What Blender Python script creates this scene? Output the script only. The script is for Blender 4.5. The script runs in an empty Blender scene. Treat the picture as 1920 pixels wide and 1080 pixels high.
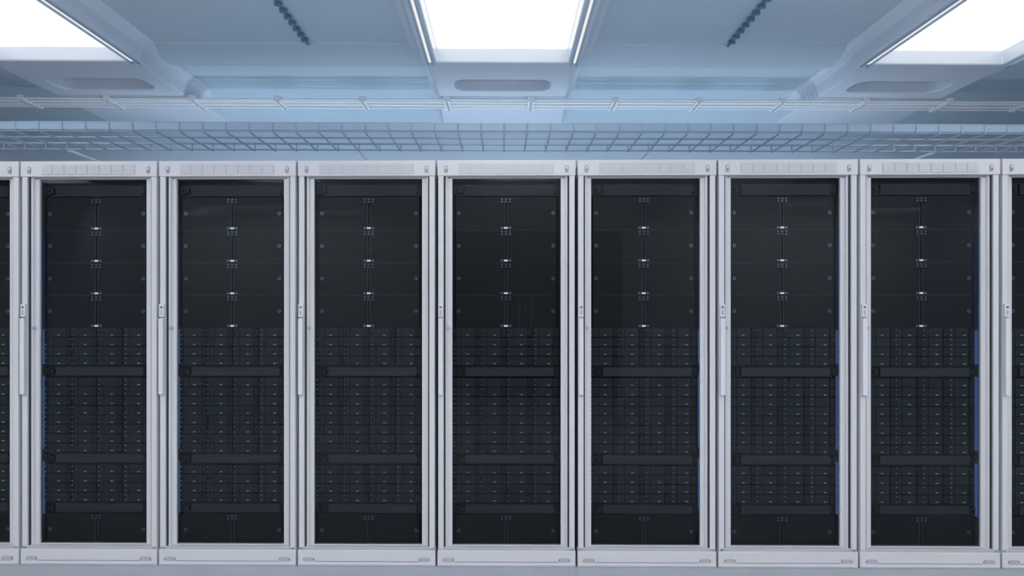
import bpy, bmesh, math, random
from mathutils import Vector, Matrix
random.seed(4)
sc = bpy.context.scene
COL = sc.collection
try:
    sc.view_settings.view_transform = 'Standard'
    sc.view_settings.look = 'None'
except Exception: pass

# ------------------------------------------------------------ constants
F = 1280.0; Z0 = 2.912; TH = 0.0117; CH = 1.076; ROWA = -0.0234
WALLY = 4.327

# ------------------------------------------------------------ materials
def mat(name, col, rough=0.5, metal=0.0, noise=0.0, nscale=8.0, bump=0.0, bscale=200.0, stretch=None, spec=0.5, emit=None, estr=0.0):
    m = bpy.data.materials.new(name); m.use_nodes = True
    nt = m.node_tree; b = nt.nodes['Principled BSDF']
    b.inputs['Base Color'].default_value = (*col, 1)
    b.inputs['Roughness'].default_value = rough
    b.inputs['Metallic'].default_value = metal
    b.inputs['Specular IOR Level'].default_value = spec
    tc = nt.nodes.new('ShaderNodeTexCoord')
    src = tc.outputs['Object']
    if stretch:
        mp = nt.nodes.new('ShaderNodeMapping'); mp.inputs['Scale'].default_value = stretch
        nt.links.new(src, mp.inputs['Vector']); src = mp.outputs['Vector']
    if noise > 0:
        n = nt.nodes.new('ShaderNodeTexNoise'); n.inputs['Scale'].default_value = nscale
        n.inputs['Detail'].default_value = 4
        nt.links.new(src, n.inputs['Vector'])
        r = nt.nodes.new('ShaderNodeValToRGB')
        r.color_ramp.elements[0].position = 0.3; r.color_ramp.elements[1].position = 0.7
        r.color_ramp.elements[0].color = (*[c*(1-noise) for c in col], 1)
        r.color_ramp.elements[1].color = (*[min(1, c*(1+noise)) for c in col], 1)
        nt.links.new(n.outputs['Fac'], r.inputs['Fac'])
        nt.links.new(r.outputs['Color'], b.inputs['Base Color'])
    if bump > 0:
        n2 = nt.nodes.new('ShaderNodeTexNoise'); n2.inputs['Scale'].default_value = bscale
        nt.links.new(src, n2.inputs['Vector'])
        bp = nt.nodes.new('ShaderNodeBump'); bp.inputs['Strength'].default_value = bump
        bp.inputs['Distance'].default_value = 0.001
        nt.links.new(n2.outputs['Fac'], bp.inputs['Height'])
        nt.links.new(bp.outputs['Normal'], b.inputs['Normal'])
    if emit:
        b.inputs['Emission Color'].default_value = (*emit, 1)
        b.inputs['Emission Strength'].default_value = estr
    return m

M_ceil = mat('ceiling_paint_blue', (0.42, 0.52, 0.61), 0.45, noise=0.04, nscale=1.5)
M_beam = mat('beam_paint_blue', (0.54, 0.60, 0.69), 0.30, noise=0.03, nscale=2)
M_wall = mat('wall_paint', (0.47, 0.55, 0.64), 0.6, noise=0.04, nscale=2)
M_wallb = mat('wall_back_paint', (0.45, 0.48, 0.53), 0.6, noise=0.04, nscale=2)
M_floor = mat('floor_vinyl', (0.36, 0.40, 0.46), 0.3, noise=0.05, nscale=6)
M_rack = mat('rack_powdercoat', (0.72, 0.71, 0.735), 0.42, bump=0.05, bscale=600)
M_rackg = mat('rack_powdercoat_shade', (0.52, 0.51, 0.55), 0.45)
M_slot = mat('slot_grey', (0.20, 0.20, 0.23), 0.5)
M_vent = mat('vent_grey', (0.50, 0.50, 0.52), 0.5)
M_hand = mat('handle_white', (0.78, 0.77, 0.80), 0.35)
M_gap = mat('gap_black', (0.03, 0.03, 0.035), 0.6)
M_inside = mat('cabinet_inside_black', (0.004, 0.004, 0.005), 0.6)
M_blk = mat('unit_black_brushed', (0.007, 0.007, 0.009), 0.5, noise=0.15, nscale=60, stretch=(0.05, 1, 1), spec=0.3)
M_drv = mat('drive_slate', (0.028, 0.031, 0.039), 0.5, noise=0.12, nscale=40, spec=0.3)
M_ltc = mat('drive_latch', (0.010, 0.011, 0.014), 0.45, spec=0.3)
M_pan = mat('blank_panel_slate', (0.050, 0.055, 0.068), 0.5, noise=0.1, nscale=60, stretch=(0.05, 1, 1), spec=0.3)
M_scr = mat('screw_steel', (0.20, 0.24, 0.31), 0.35, 0.4)
M_grn = mat('led_green', (0.08, 0.3, 0.18), 0.5, emit=(0.28, 0.7, 0.42), estr=0.33)
M_dot = mat('led_dot_white', (0.15, 0.2, 0.2), 0.5, emit=(0.5, 0.75, 0.72), estr=0.2)
M_cyan = mat('led_cyan', (0.4, 0.6, 0.65), 0.5, emit=(0.65, 0.88, 0.90), estr=0.6)
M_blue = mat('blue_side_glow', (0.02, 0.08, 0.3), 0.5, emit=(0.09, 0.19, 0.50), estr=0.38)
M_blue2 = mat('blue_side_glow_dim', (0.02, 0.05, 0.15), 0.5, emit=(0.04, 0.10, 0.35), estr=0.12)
M_wire = mat('galvanised_wire', (0.29, 0.38, 0.49), 0.35, 0.2)
M_pipe = mat('conduit_white', (0.78, 0.82, 0.86), 0.35)
M_navy = mat('cable_navy', (0.08, 0.17, 0.28), 0.5)
M_trimb = mat('trim_blue', (0.31, 0.42, 0.55), 0.5)
M_refl_door = mat('reflection_door_charcoal', (0.03, 0.03, 0.035), 0.5)  # for the added door that reflects dark in the middle racks
def emis(name, s):
    M = bpy.data.materials.new(name); M.use_nodes = True
    nt = M.node_tree; nt.nodes.clear()
    o = nt.nodes.new('ShaderNodeOutputMaterial'); e = nt.nodes.new('ShaderNodeEmission')
    e.inputs['Color'].default_value = (1.0, 0.985, 0.95, 1); e.inputs['Strength'].default_value = s
    nt.links.new(e.outputs[0], o.inputs['Surface']); return M
M_light = emis('light_panel_diffuser', 1.8)
M_strip = emis('light_strip_diffuser', 0.9)
M_fill = emis('aisle_fill_panel', 11.0)  # fill for the unseen panel row, far brighter than the visible panels
M_glass = bpy.data.materials.new('door_glass'); M_glass.use_nodes = True
nt = M_glass.node_tree; nt.nodes.clear()
o = nt.nodes.new('ShaderNodeOutputMaterial'); mx = nt.nodes.new('ShaderNodeMixShader')
tr = nt.nodes.new('ShaderNodeBsdfTransparent'); tr.inputs['Color'].default_value = (0.85, 0.87, 0.90, 1)
gl = nt.nodes.new('ShaderNodeBsdfGlossy'); gl.inputs['Roughness'].default_value = 0.03
fr = nt.nodes.new('ShaderNodeFresnel'); fr.inputs['IOR'].default_value = 1.36
nt.links.new(fr.outputs[0], mx.inputs[0]); nt.links.new(tr.outputs[0], mx.inputs[1]); nt.links.new(gl.outputs[0], mx.inputs[2])
nt.links.new(mx.outputs[0], o.inputs['Surface'])

# ------------------------------------------------------------ mesh builder
class MB:
    def __init__(s): s.v = []; s.f = []; s.m = []; s.mats = []
    def mi(s, m):
        if m not in s.mats: s.mats.append(m)
        return s.mats.index(m)
    def add(s, vs, fs, m):
        b = len(s.v); s.v += [tuple(v) for v in vs]; k = s.mi(m)
        for f in fs: s.f.append([b+i for i in f]); s.m.append(k)
    def box(s, x0, x1, y0, y1, z0, z1, m):
        vs = [(x0,y0,z0),(x1,y0,z0),(x1,y1,z0),(x0,y1,z0),(x0,y0,z1),(x1,y0,z1),(x1,y1,z1),(x0,y1,z1)]
        s.add(vs, [(0,3,2,1),(4,5,6,7),(0,1,5,4),(1,2,6,5),(2,3,7,6),(3,0,4,7)], m)
    def tube(s, a, b, r, m, n=6, cap=True):
        a = Vector(a); b = Vector(b); d = (b-a).normalized()
        u = d.orthogonal().normalized(); w = d.cross(u)
        vs = []
        for p in (a, b):
            for i in range(n):
                t = 2*math.pi*i/n; vs.append(p + u*r*math.cos(t) + w*r*math.sin(t))
        fs = [(i, (i+1) % n, n+(i+1) % n, n+i) for i in range(n)]
        if cap: fs += [tuple(range(n))[::-1], tuple(range(n, 2*n))]
        s.add(vs, fs, m)
    def prism(s, pts, y0, y1, m):   # pts = (x,z) outline, extruded along y
        n = len(pts)
        vs = [(x, y0, z) for x, z in pts] + [(x, y1, z) for x, z in pts]
        fs = [tuple(range(n)), tuple(range(2*n-1, n-1, -1))] + [(i, n+i, n+(i+1) % n, (i+1) % n) for i in range(n)]
        s.add(vs, fs, m)
    def mesh(s, name):
        me = bpy.data.meshes.new(name); me.from_pydata(s.v, [], s.f)
        for m in s.mats: me.materials.append(m)
        me.polygons.foreach_set('material_index', s.m)
        bm = bmesh.new(); bm.from_mesh(me); bmesh.ops.recalc_face_normals(bm, faces=bm.faces); bm.to_mesh(me); bm.free()
        me.update(); return me

def obj(name, me, parent=None, loc=(0,0,0), rot=(0,0,0), bevel=0, seg=2):
    o = bpy.data.objects.new(name, me); COL.objects.link(o)
    o.location = loc; o.rotation_euler = rot
    if parent: o.parent = parent
    if bevel:
        b = o.modifiers.new('bevel', 'BEVEL'); b.width = bevel; b.segments = seg; b.limit_method = 'ANGLE'
    return o
def empty(name, loc=(0,0,0), rot=(0,0,0)):
    o = bpy.data.objects.new(name, None); COL.objects.link(o); o.location = loc; o.rotation_euler = rot
    o.empty_display_size = 0.1; return o
def capsule(cx, cz, w, h, n=8):
    r = min(w, h)/2; pts = []
    if w >= h:
        for i in range(n+1):
            t = -math.pi/2 + math.pi*i/n; pts.append((cx+w/2-r+r*math.cos(t), cz+r*math.sin(t)))
        for i in range(n+1):
            t = math.pi/2 + math.pi*i/n; pts.append((cx-w/2+r+r*math.cos(t), cz+r*math.sin(t)))
    else:
        for i in range(n+1):
            t = math.pi*i/n; pts.append((cx+r*math.cos(t), cz+h/2-r+r*math.sin(t)))
        for i in range(n+1):
            t = math.pi + math.pi*i/n; pts.append((cx+r*math.cos(t), cz-h/2+r+r*math.sin(t)))
    return pts

# ------------------------------------------------------------ rack meshes (local: x across, y depth into rack, z up)
HW = 0.5895/2
def S(d): return (Z0+d)/F
def LX(px, d=0): return (px-950)*S(d)
def LZ(py, d=0): return CH-(py-590)*S(d)
fr_ = MB()
zt, zh = LZ(300), LZ(329)
fr_.box(-HW, HW, 0, 0.06, zh, zt, M_rack)                    # header
fr_.box(-HW+0.003, HW-0.003, 0.006, 0.9, zt-0.012, zt-0.002, M_rack)   # roof
fr_.box(-HW, HW, 0, 0.06, 0.0, LZ(1033), M_rack)              # plinth
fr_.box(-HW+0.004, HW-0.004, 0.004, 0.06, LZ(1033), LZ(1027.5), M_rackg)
for sx in (-1, 1):
    a, b = sorted((sx*(HW-0.003), sx*LX(950+118)))
    fr_.box(a, b, 0.004, 0.045, LZ(1033), zh, M_rack)         # outer post
    a, b = sorted((sx*LX(950+117.2), sx*LX(950+115.5)))
    fr_.box(a, b, 0.012, 0.045, LZ(1029), zh, M_gap)  # black strip filling the gap between post and stile
    a, b = sorted((sx*LX(950+115.5), sx*LX(950+101.5, .035)))
    fr_.box(a, b, 0.030, 0.05, LZ(1029), zh, M_rack)          # door stile
    a, b = sorted((sx*LX(950+115.5), sx*LX(950+111)))
    fr_.box(a, b, 0.018, 0.05, LZ(1029), zh, M_rack)          # stile ridge
    a, b = sorted((sx*(HW-0.004), sx*(HW-0.02)))
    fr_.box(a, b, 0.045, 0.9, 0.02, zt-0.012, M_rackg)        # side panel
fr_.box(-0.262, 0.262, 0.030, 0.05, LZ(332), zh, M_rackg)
fr_.box(-0.262, 0.262, 0.030, 0.05, LZ(1031), LZ(1027), M_rack)
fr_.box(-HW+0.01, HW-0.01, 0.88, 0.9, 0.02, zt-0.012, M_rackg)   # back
fr_.box(-HW+0.02, HW-0.02, 0.06, 0.88, 0.01, 0.03, M_inside)
me_frame = fr_.mesh('cabinet_frame')
dt = MB()
for px in (837, 1063):
    dt.prism(capsule(LX(px), LZ(317), 6.5*S(0), 13*S(0)), -0.0025, 0.004, M_slot)
    dt.prism(capsule(LX(px), LZ(317), 4.8*S(0), 11*S(0)), -0.0035, 0.0, M_rack)
    dt.prism(capsule(LX(px), LZ(319), 2.6*S(0), 5*S(0)), -0.0042, 0.0, M_slot)
for i in range(8):
    a = 861.5+i*22.4
    dt.box(LX(a), LX(a+20.3), -0.0012, 0.001, LZ(325.5), LZ(307), M_vent)
    for k in range(6):
        y = 308+k*2.9
        dt.box(LX(a+0.8), LX(a+19.5), -0.0028, 0.0, LZ(y+2.1), LZ(y), M_rack)
for px in (841.5, 1058.5):
    dt.prism(capsule(LX(px), LZ(1050.5), 21*S(0), 7*S(0)), -0.002, 0.003, M_slot)
    for k in range(3):
        dt.prism(capsule(LX(px), LZ(1048.3+k*2.3), 18*S(0), 1.3*S(0), 4), -0.0028, 0.0, M_rack)
dt.box(-HW+0.002, HW-0.002, -0.003, 0.002, 0.006, LZ(1057.5), M_rack)
dt.box(LX(853), LX(1047), -0.0006, 0.002, LZ(1054.6), LZ(1053.6), M_slot)
me_det = dt.mesh('trim_details')
hd = MB()
hd.box(LX(822.8), LX(831.2), -0.014, 0.0, LZ(740), LZ(597), M_hand)
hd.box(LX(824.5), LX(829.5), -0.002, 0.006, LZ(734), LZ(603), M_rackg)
hd.box(LX(822.5), LX(831.5), -0.008, 0.006, LZ(594), LZ(570), M_hand)
hd.prism(capsule(LX(827), LZ(576), 4.5*S(0), 4.5*S(0)), -0.0115, -0.004, M_slot)
hd.prism(capsule(LX(827), LZ(586), 3.6*S(0), 9*S(0)), -0.0105, -0.004, M_vent)
hd.prism(capsule(LX(839), LZ(615), 4*S(0), 6*S(0)), 0.012, 0.034, M_vent)
me_hand = hd.mesh('door_handle')
g = MB(); x0 = LX(950+102.5, .037)
g.add([(-x0, .040, LZ(1028, .04)), (x0, .040, LZ(1028, .04)), (x0, .040, LZ(330, .04)), (-x0, .040, LZ(330, .04))], [(0,1,2,3)], M_glass)
me_glass = g.mesh('glass_door')

SD = 0.062
def sx(px): return (px-949)*S(SD) - 0.003
def sz(py): return LZ(py, SD)
def build_servers(seed):
    rnd = random.Random(seed)
    sv = MB()
    def B(a, b, t, bo, d0, d1, m): sv.box(sx(a), sx(b), SD+d0, SD+d1, sz(bo), sz(t), m)
    B(857, 1041, 346, 1026, 0.012, 0.70, M_inside)
    B(846, 1052, 331, 345, 0.02, 0.1, M_inside)
    for a, b in ((846.5, 852), (1046, 1051.5)):
        B(a, b, 345, 1028, 0.014, 0.03, M_inside)
    def tall(y0, y1):
        B(854, 944.5, y0+0.8, y1-0.8, 0, 0.02, M_blk)
        B(953.5, 1044, y0+0.8, y1-0.8, 0, 0.02, M_blk)
        B(945.3, 946.9, y0+1, y1-1, -0.001, 0.02, M_pan)
        B(951.1, 952.7, y0+1, y1-1, -0.001, 0.02, M_pan)
        B(854, 1044, y0+0.4, y0+1.6, -0.0016, 0.01, M_drv)
        B(854, 1044, y1-0.6, y1+0.4, -0.0012, 0.01, M_inside)
        for i in range(3):
            for j in range(2):
                cx = 941.5+i*7.5; cy = y0+4+j*4.6
                sv.prism(capsule(sx(cx), sz(cy), 5.6*S(0), 3.8*S(0), 4), SD-0.004, SD, M_ltc)
                sv.prism(capsule(sx(cx), sz(cy), 3.4*S(0), 2.4*S(0), 4), SD-0.0046, SD, M_scr)
        cy = (y0+y1)/2-0.5
        for cx in (860.5, 1037.5):
            sv.prism(capsule(sx(cx), sz(cy), 6.5*S(0), 6.5*S(0), 6), SD-0.003, SD, M_scr)
            sv.prism(capsule(sx(cx), sz(cy), 3.6*S(0), 3.6*S(0), 6), SD-0.0036, SD, M_ltc)
        B(938, 960, y1-6.5, y1-0.5, -0.003, 0.01, M_drv)
        B(939.5, 943, y1-5, y1-1.8, -0.0036, 0.0, M_scr)
        B(955, 958.5, y1-5, y1-1.8, -0.0036, 0.0, M_scr)
        B(945.3, 952.7, y1-4.8, y1-1.8, -0.004, 0.0, M_cyan)
    for k in range(4): tall(369.5+61.2*k, 369.5+61.2*(k+1))
    tall(965, 1026)
    def panel(y0, y1, m, mi):
        B(851, 1048, y0, y1, 0.004, 0.03, M_ltc)
        B(873, 1038, y0+2.4, y1-2.4, -0.004, 0.02, m)
        B(871, 1040, y0+1, y0+2.2, -0.006, 0.02, mi)
        B(871, 1040, y1-2.2, y1-1, -0.006, 0.02, mi)
        for a, s in ((851, 1), (1048, -1)):
            for (p, q, t, bo) in ((1, 5, 2, 18), (6, 12, 4, 9), (6, 12, 11, 16), (13, 18, 6, 14)):
                x0, x1 = sorted((a+s*p*(0.9 if s > 0 else 0.55), a+s*q*(0.9 if s > 0 else 0.55)))
                B(x0, x1, y0+t*(y1-y0)/20, y0+bo*(y1-y0)/20, -0.006, 0.01, M_drv if p != 6 else M_inside)
    panel(346, 368, M_drv, M_pan)
    panel(686.5, 706.5, M_pan, M_drv)
    panel(850.5, 870.5, M_pan, M_drv)
    panel(943.5, 963.5, M_pan, M_drv)
    def block(y0, rows):
        H = 17.75
        for r in range(rows):
            t = y0+r*H; bo = t+H
            B(850, 853.4, t+1, bo-1, -0.001, 0.02, M_ltc)
            for k in range(4):
                x = 853.8+48.6*k
                B(x, x+11, t+0.7, bo-0.7, 0.0, 0.02, M_drv)
                B(x+1.5, x+3.4, t+3, bo-3, -0.0012, 0.01, M_ltc)
                B(x+11.8, x+37.4, t+0.7, bo-0.7, -0.001, 0.02, M_drv)
                B(x+13, x+36, t+H*0.5-0.4, t+H*0.5+0.3, -0.0016, 0.01, M_ltc)
                B(x+38.2, x+47.6, t+0.7, bo-0.7, -0.003, 0.02, M_ltc)
                B(x+40, x+45.8, t+3.0, bo-3.4, -0.0042, 0.01, M_drv)
                B(x+41.5, x+44.3, t+5, bo-6, -0.0046, 0.01, M_ltc)
                if rnd.random() > 0.06:
                    gx = 876.5+50.6*k-1.8
                    B(gx, gx+2.0, bo-4.6, bo-3.1, -0.003, 0.0, M_grn)
                    B(gx+2.5, gx+4.6, bo-4.6, bo-3.1, -0.003, 0.0, M_grn if rnd.random() < .6 else M_dot)
                dx = 851.6+50.6*k
                for q, yy in enumerate((3.5, 13.0)):
                    if rnd.random() > 0.12:
                        B(dx, dx+1.3, t+yy, t+yy+1.3, -0.0055, 0.0, M_dot if rnd.random() < .7 else M_grn)
            if r % 4 == 3: B(852, 1047, bo-0.5, bo+0.5, -0.004, 0.01, M_inside)
    block(614.5, 4); block(708, 8); block(872, 4)
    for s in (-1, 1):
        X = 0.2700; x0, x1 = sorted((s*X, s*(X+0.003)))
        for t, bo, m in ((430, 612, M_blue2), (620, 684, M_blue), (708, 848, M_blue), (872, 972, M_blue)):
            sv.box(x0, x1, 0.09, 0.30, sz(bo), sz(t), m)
    return sv.mesh('server_stack')
me_sv = [build_servers(11), build_servers(12), build_servers(13)]

fw = Vector((math.sin(TH), math.cos(TH), 0)); rdir = Vector((math.cos(ROWA), math.sin(ROWA), 0))
for i in range(-1, 10):
    t = -0.3189 + 0.5985*(i-4) + HW
    p = fw*Z0 + rdir*t
    r = empty('server_rack', (p.x, p.y, 0), (0, 0, ROWA))
    obj('cabinet_frame', me_frame, r, bevel=0.0018, seg=2)
    obj('trim_details', me_det, r)
    obj('door_handle', me_hand, r, bevel=0.0015, seg=2)
    obj('glass_door', me_glass, r)
    obj('server_stack', me_sv[i % 3], r)

# ------------------------------------------------------------ room shell
XW = 5.2; YB = -3.0
HC = CH+1.29; HB = CH+1.20
m = MB(); m.box(-XW, XW, YB, WALLY+0.1, -0.1, 0.0, M_floor); obj('floor', m.mesh('floor'))
m = MB(); m.box(-XW, XW, WALLY, WALLY+0.1, 0, 2.6, M_wall); obj('wall_far', m.mesh('wall_far'))
m = MB(); m.box(-XW, XW, YB-0.1, YB, 0, 2.6, M_wallb); obj('wall_back', m.mesh('wall_back'))
m = MB(); m.box(-XW-0.1, -XW, YB, WALLY, 0, 2.6, M_wall); obj('wall_left', m.mesh('wall_left'))
m = MB(); m.box(XW, XW+0.1, YB, WALLY, 0, 2.6, M_wall); obj('wall_right', m.mesh('wall_right'))
prof = [(YB, HC), (3.235, HC), (3.24, HC+0.012), (3.255, HC+0.012), (3.26, HC-0.004), (3.50, HC-0.012), (3.53, HC-0.008), (3.545, HC+0.012), (3.60, HC+0.014), (3.9, HC-0.0), (4.15, HC-0.03), (WALLY, HC-0.075), (WALLY, 2.6), (YB, 2.6)]
m = MB(); n = len(prof)
vs = [(-XW, y, z) for y, z in prof]+[(XW, y, z) for y, z in prof]
m.add(vs, [tuple(range(n)), tuple(range(2*n-1, n-1, -1))]+[(i, n+i, n+(i+1) % n, (i+1) % n) for i in range(n)], M_ceil)
obj('ceiling', m.mesh('ceiling'))

# ------------------------------------------------------------ beams with recessed light panels
LXC = -0.008; SP = 2.09; LHW = 0.308
PAN = [(2.02, 3.254), (-0.2, 1.35)]  # visible row, then an unseen row added as fill to light the racks
def make_beam_mesh():
    hw0, hw1 = 0.445, 0.376
    side = [(hw0+0.01, HC+0.08), (hw0, HC-0.002), (hw0-0.025, HC-0.012), (hw0-0.045, HC-0.035), (hw1+0.012, HB+0.022), (hw1+0.004, HB+0.006), (hw1-0.004, HB)]
    out = [(x, z) for x, z in side] + [(-x, z) for x, z in side[::-1]]
    m = MB(); n = len(out)
    secs = [(YB, 1.0), (3.24, 1.0), (3.31, 0.97), (3.40, 0.92), (3.76, 0.92), (WALLY, 0.985)]
    K = len(secs)
    vs = []
    for y, k in secs: vs += [(x*k, y, z) for x, z in out]
    fs = [tuple(range(n)), tuple(range(K*n-1, (K-1)*n-1, -1))]
    for s_ in range(K-1):
        fs += [(s_*n+i, s_*n+n+i, s_*n+n+(i+1) % n, s_*n+(i+1) % n) for i in range(n)]
    m.add(vs, fs, M_beam)
    base = obj('beam_tmp', m.mesh('beam'))
    c = MB()
    for a, b in PAN: c.box(-LHW-0.006, LHW+0.006, a, b, HB-0.05, HB+0.074, M_beam)
    cu = obj('cut_tmp', c.mesh('cut'))
    def rr(hx, hy, r):
        P = []
        for cx, cy, a0 in ((hx-r, hy-r, 0), (-hx+r, hy-r, 90), (-hx+r, -hy+r, 180), (hx-r, -hy+r, 270)):
            for k in range(7):
                t = math.radians(a0+15*k); P.append((cx+r*math.cos(t), cy+r*math.sin(t)))
        return P
    P = rr(0.252, 0.09, 0.06)
    c2 = MB(); N = len(P); yc = 3.583
    c2.add([(x, yc+y, HB-0.05) for x, y in P]+[(x*0.99, yc+y*0.97, HB+0.10) for x, y in P],
           [tuple(range(N))[::-1], tuple(range(N, 2*N))]+[(i, (i+1) % N, N+(i+1) % N, N+i) for i in range(N)], M_beam)
    cu2 = obj('cut_tmp2', c2.mesh('cut2'))
    for q in (cu, cu2):
        b = base.modifiers.new('b', 'BOOLEAN'); b.operation = 'DIFFERENCE'; b.object = q; b.solver = 'EXACT'
    bv = base.modifiers.new('bv', 'BEVEL'); bv.width = 0.008; bv.segments = 3; bv.limit_method = 'ANGLE'; bv.angle_limit = math.radians(50)
    bpy.context.view_layer.update()
    dg = bpy.context.evaluated_depsgraph_get()
    me = bpy.data.meshes.new_from_object(base.evaluated_get(dg))
    for q in (base, cu, cu2): bpy.data.objects.remove(q)
    me.name = 'ceiling_beam'
    return me
me_beam = make_beam_mesh()
lp = MB(); tm = MB()
for q, (a, b) in enumerate(PAN):
    lp.box(-LHW, LHW, a, b-0.003, HB+0.066, HB+0.073, (M_light, M_fill)[q])
    for s in (-1, 1):
        x0, x1 = sorted((s*(LHW+0.020), s*(LHW+0.026))); tm.box(x0, x1, a-0.02, b+0.02, HB-0.010, HB+0.002, M_trimb)
        x0, x1 = sorted((s*(LHW+0.030), s*(LHW+0.040))); tm.box(x0, x1, a-0.02, b-0.01, HB-0.004, HB+0.002, M_strip)
        x0, x1 = sorted((s*(LHW+0.044), s*(LHW+0.051))); tm.box(x0, x1, a-0.02, b+0.03, HB-0.006, HB+0.002, M_trimb)
me_lp = lp.mesh('light_diffuser'); me_tm = tm.mesh('light_rails')
for k in range(-2, 3):
    e_ = empty('ceiling_light_beam', (LXC+SP*k, 0, 0))
    obj('beam_body', me_beam, e_); obj('light_diffuser', me_lp, e_); obj('light_rails', me_tm, e_)

# ------------------------------------------------------------ ceiling cable runs with clips
def cable_run(x):
    m = MB()
    m.tube((0, -1.0, HC-0.008), (0, 3.25, HC-0.008), 0.006, M_navy, 6)
    y = -0.96; q = 0
    while y < 3.25:
        m.box(-0.014, 0.014, y-0.007, y+0.007, HC-0.018, HC, M_navy)
        m.box(-0.018, 0.018, y+0.007, y+0.013, HC-0.008, HC, M_wire)
        y += 0.062
    obj('ceiling_cable_run', m.mesh('ceiling_cable_run'), loc=(x, 0, 0))
cable_run(-0.93); cable_run(1.07)

# ------------------------------------------------------------ conduit bundle under the beams
m = MB(); zc = CH+1.1855
X1 = 5.1
ys = [3.770, 3.795, 3.822, 3.850, 3.880, 3.908]
for q, y in enumerate(ys):
    x = -X1; cy = y
    while x < X1:
        x2 = min(X1, x+0.465); ny_ = y+random.uniform(-0.007, 0.007)
        m.tube((x, cy, zc-0.003*(q % 2)), (x2, ny_, zc-0.003*(q % 2)), 0.0055, M_pipe, 8, cap=False)
        cy = ny_; x = x2
x = 0.15-0.465*10
while x < X1:
    m.box(x-0.018, x+0.018, 3.752, 3.925, zc+0.007, zc+0.014, M_pipe)
    for y in ys:
        m.box(x-0.018, x+0.018, y-0.0105, y+0.0105, zc-0.014, zc+0.010, M_pipe)
        m.box(x-0.005, x+0.005, y-0.006, y+0.006, zc-0.019, zc-0.010, M_vent)
    x += 0.465
obj('conduit_bundle', m.mesh('conduit_bundle'))

# ------------------------------------------------------------ wire mesh cable tray
m = MB(); zt_ = CH+0.794; ya, yb = 2.965, 3.30
r = 0.0038
for k in range(4):
    y = ya+(yb-ya)*k/3
    m.tube((-5, y, zt_), (5, y, zt_), r, M_wire, 8)
m.box(-5, 5, ya-0.006, ya-0.002, zt_+0.004, zt_+0.034, M_trimb)
m.tube((-5, ya-0.004, zt_+0.035), (5, ya-0.004, zt_+0.035), 0.003, M_wire, 6)
m.tube((-5, yb, zt_+0.03), (5, yb, zt_+0.03), r, M_wire, 6)
x = -5
while x < 5:
    m.tube((x, ya, zt_-0.005), (x, yb, zt_-0.005), r, M_wire, 6)
    m.tube((x, ya-0.008, zt_-0.006), (x, ya-0.008, zt_+0.036), 0.0026, M_wire, 6)
    m.tube((x, yb+0.004, zt_-0.004), (x, yb+0.004, zt_+0.036), r, M_wire, 6)
    x += 0.1
x = -4.9
while x < 5:
    m.box(x-0.008, x+0.008, yb, WALLY-0.004, zt_-0.005, zt_+0.003, M_pipe)
    x += 1.4
obj('wire_cable_tray', m.mesh('wire_cable_tray'))

# ------------------------------------------------------------ unseen door, added behind the camera to darken reflections in the glass
d = empty('reflection_door', (0, YB+0.002, 0))
m = MB()
for s in (-1, 1):
    a, b = sorted((s*0.01, s*1.25)); m.box(a, b, 0.0, 0.05, 0.0, 2.15, M_refl_door)
    a, b = sorted((s*0.06, s*0.09)); m.box(a, b, 0.05, 0.10, 0.9, 1.3, M_hand)
m.box(-1.32, -1.25, 0, 0.07, 0, 2.22, M_rackg); m.box(1.25, 1.32, 0, 0.07, 0, 2.22, M_rackg); m.box(-1.32, 1.32, 0, 0.07, 2.15, 2.22, M_rackg)
obj('reflection_door_leaves', m.mesh('reflection_door_leaves'), d)

# ------------------------------------------------------------ lamps
def area(name, loc, sx_, sy_, power, col, rot):
    l = bpy.data.lights.new(name, 'AREA'); l.shape = 'RECTANGLE'; l.size = sx_; l.size_y = sy_; l.energy = power; l.color = col
    o = bpy.data.objects.new(name, l); COL.objects.link(o); o.location = loc
    o.rotation_euler = rot
    return o
area('uplight_cool', (0, 4.05, 1.35), 4.4, 0.3, 19, (0.72, 0.87, 1.0), (math.pi, 0, 0))
area('aisle_ceiling_fill', (0, 0.3, 1.25), 4.6, 0.9, 74, (0.98, 0.99, 1.0), (math.pi, 0, 0))  # added fill without a fixture, aimed up to brighten the ceiling
for s in (-1, 1):
    area('back_wall_fill', (s*3.4, -1.9, 2.2), 3.0, 0.2, 30, (0.92, 0.96, 1.0), (-math.pi/2+0.5, 0, 0))  # added fill on the back wall, lifts reflections in the outer rack glass

# ------------------------------------------------------------ world & camera
w = bpy.data.worlds.new('world'); sc.world = w; w.use_nodes = True
w.node_tree.nodes['Background'].inputs[0].default_value = (0.5, 0.6, 0.75, 1); w.node_tree.nodes['Background'].inputs[1].default_value = 0.3
cam = bpy.data.cameras.new('camera'); co = bpy.data.objects.new('camera', cam); COL.objects.link(co)
cam.lens = 24; cam.sensor_width = 36; cam.shift_y = 50/1920
co.location = (0, 0, CH); co.rotation_euler = (math.pi/2, 0, -TH)
sc.camera = co
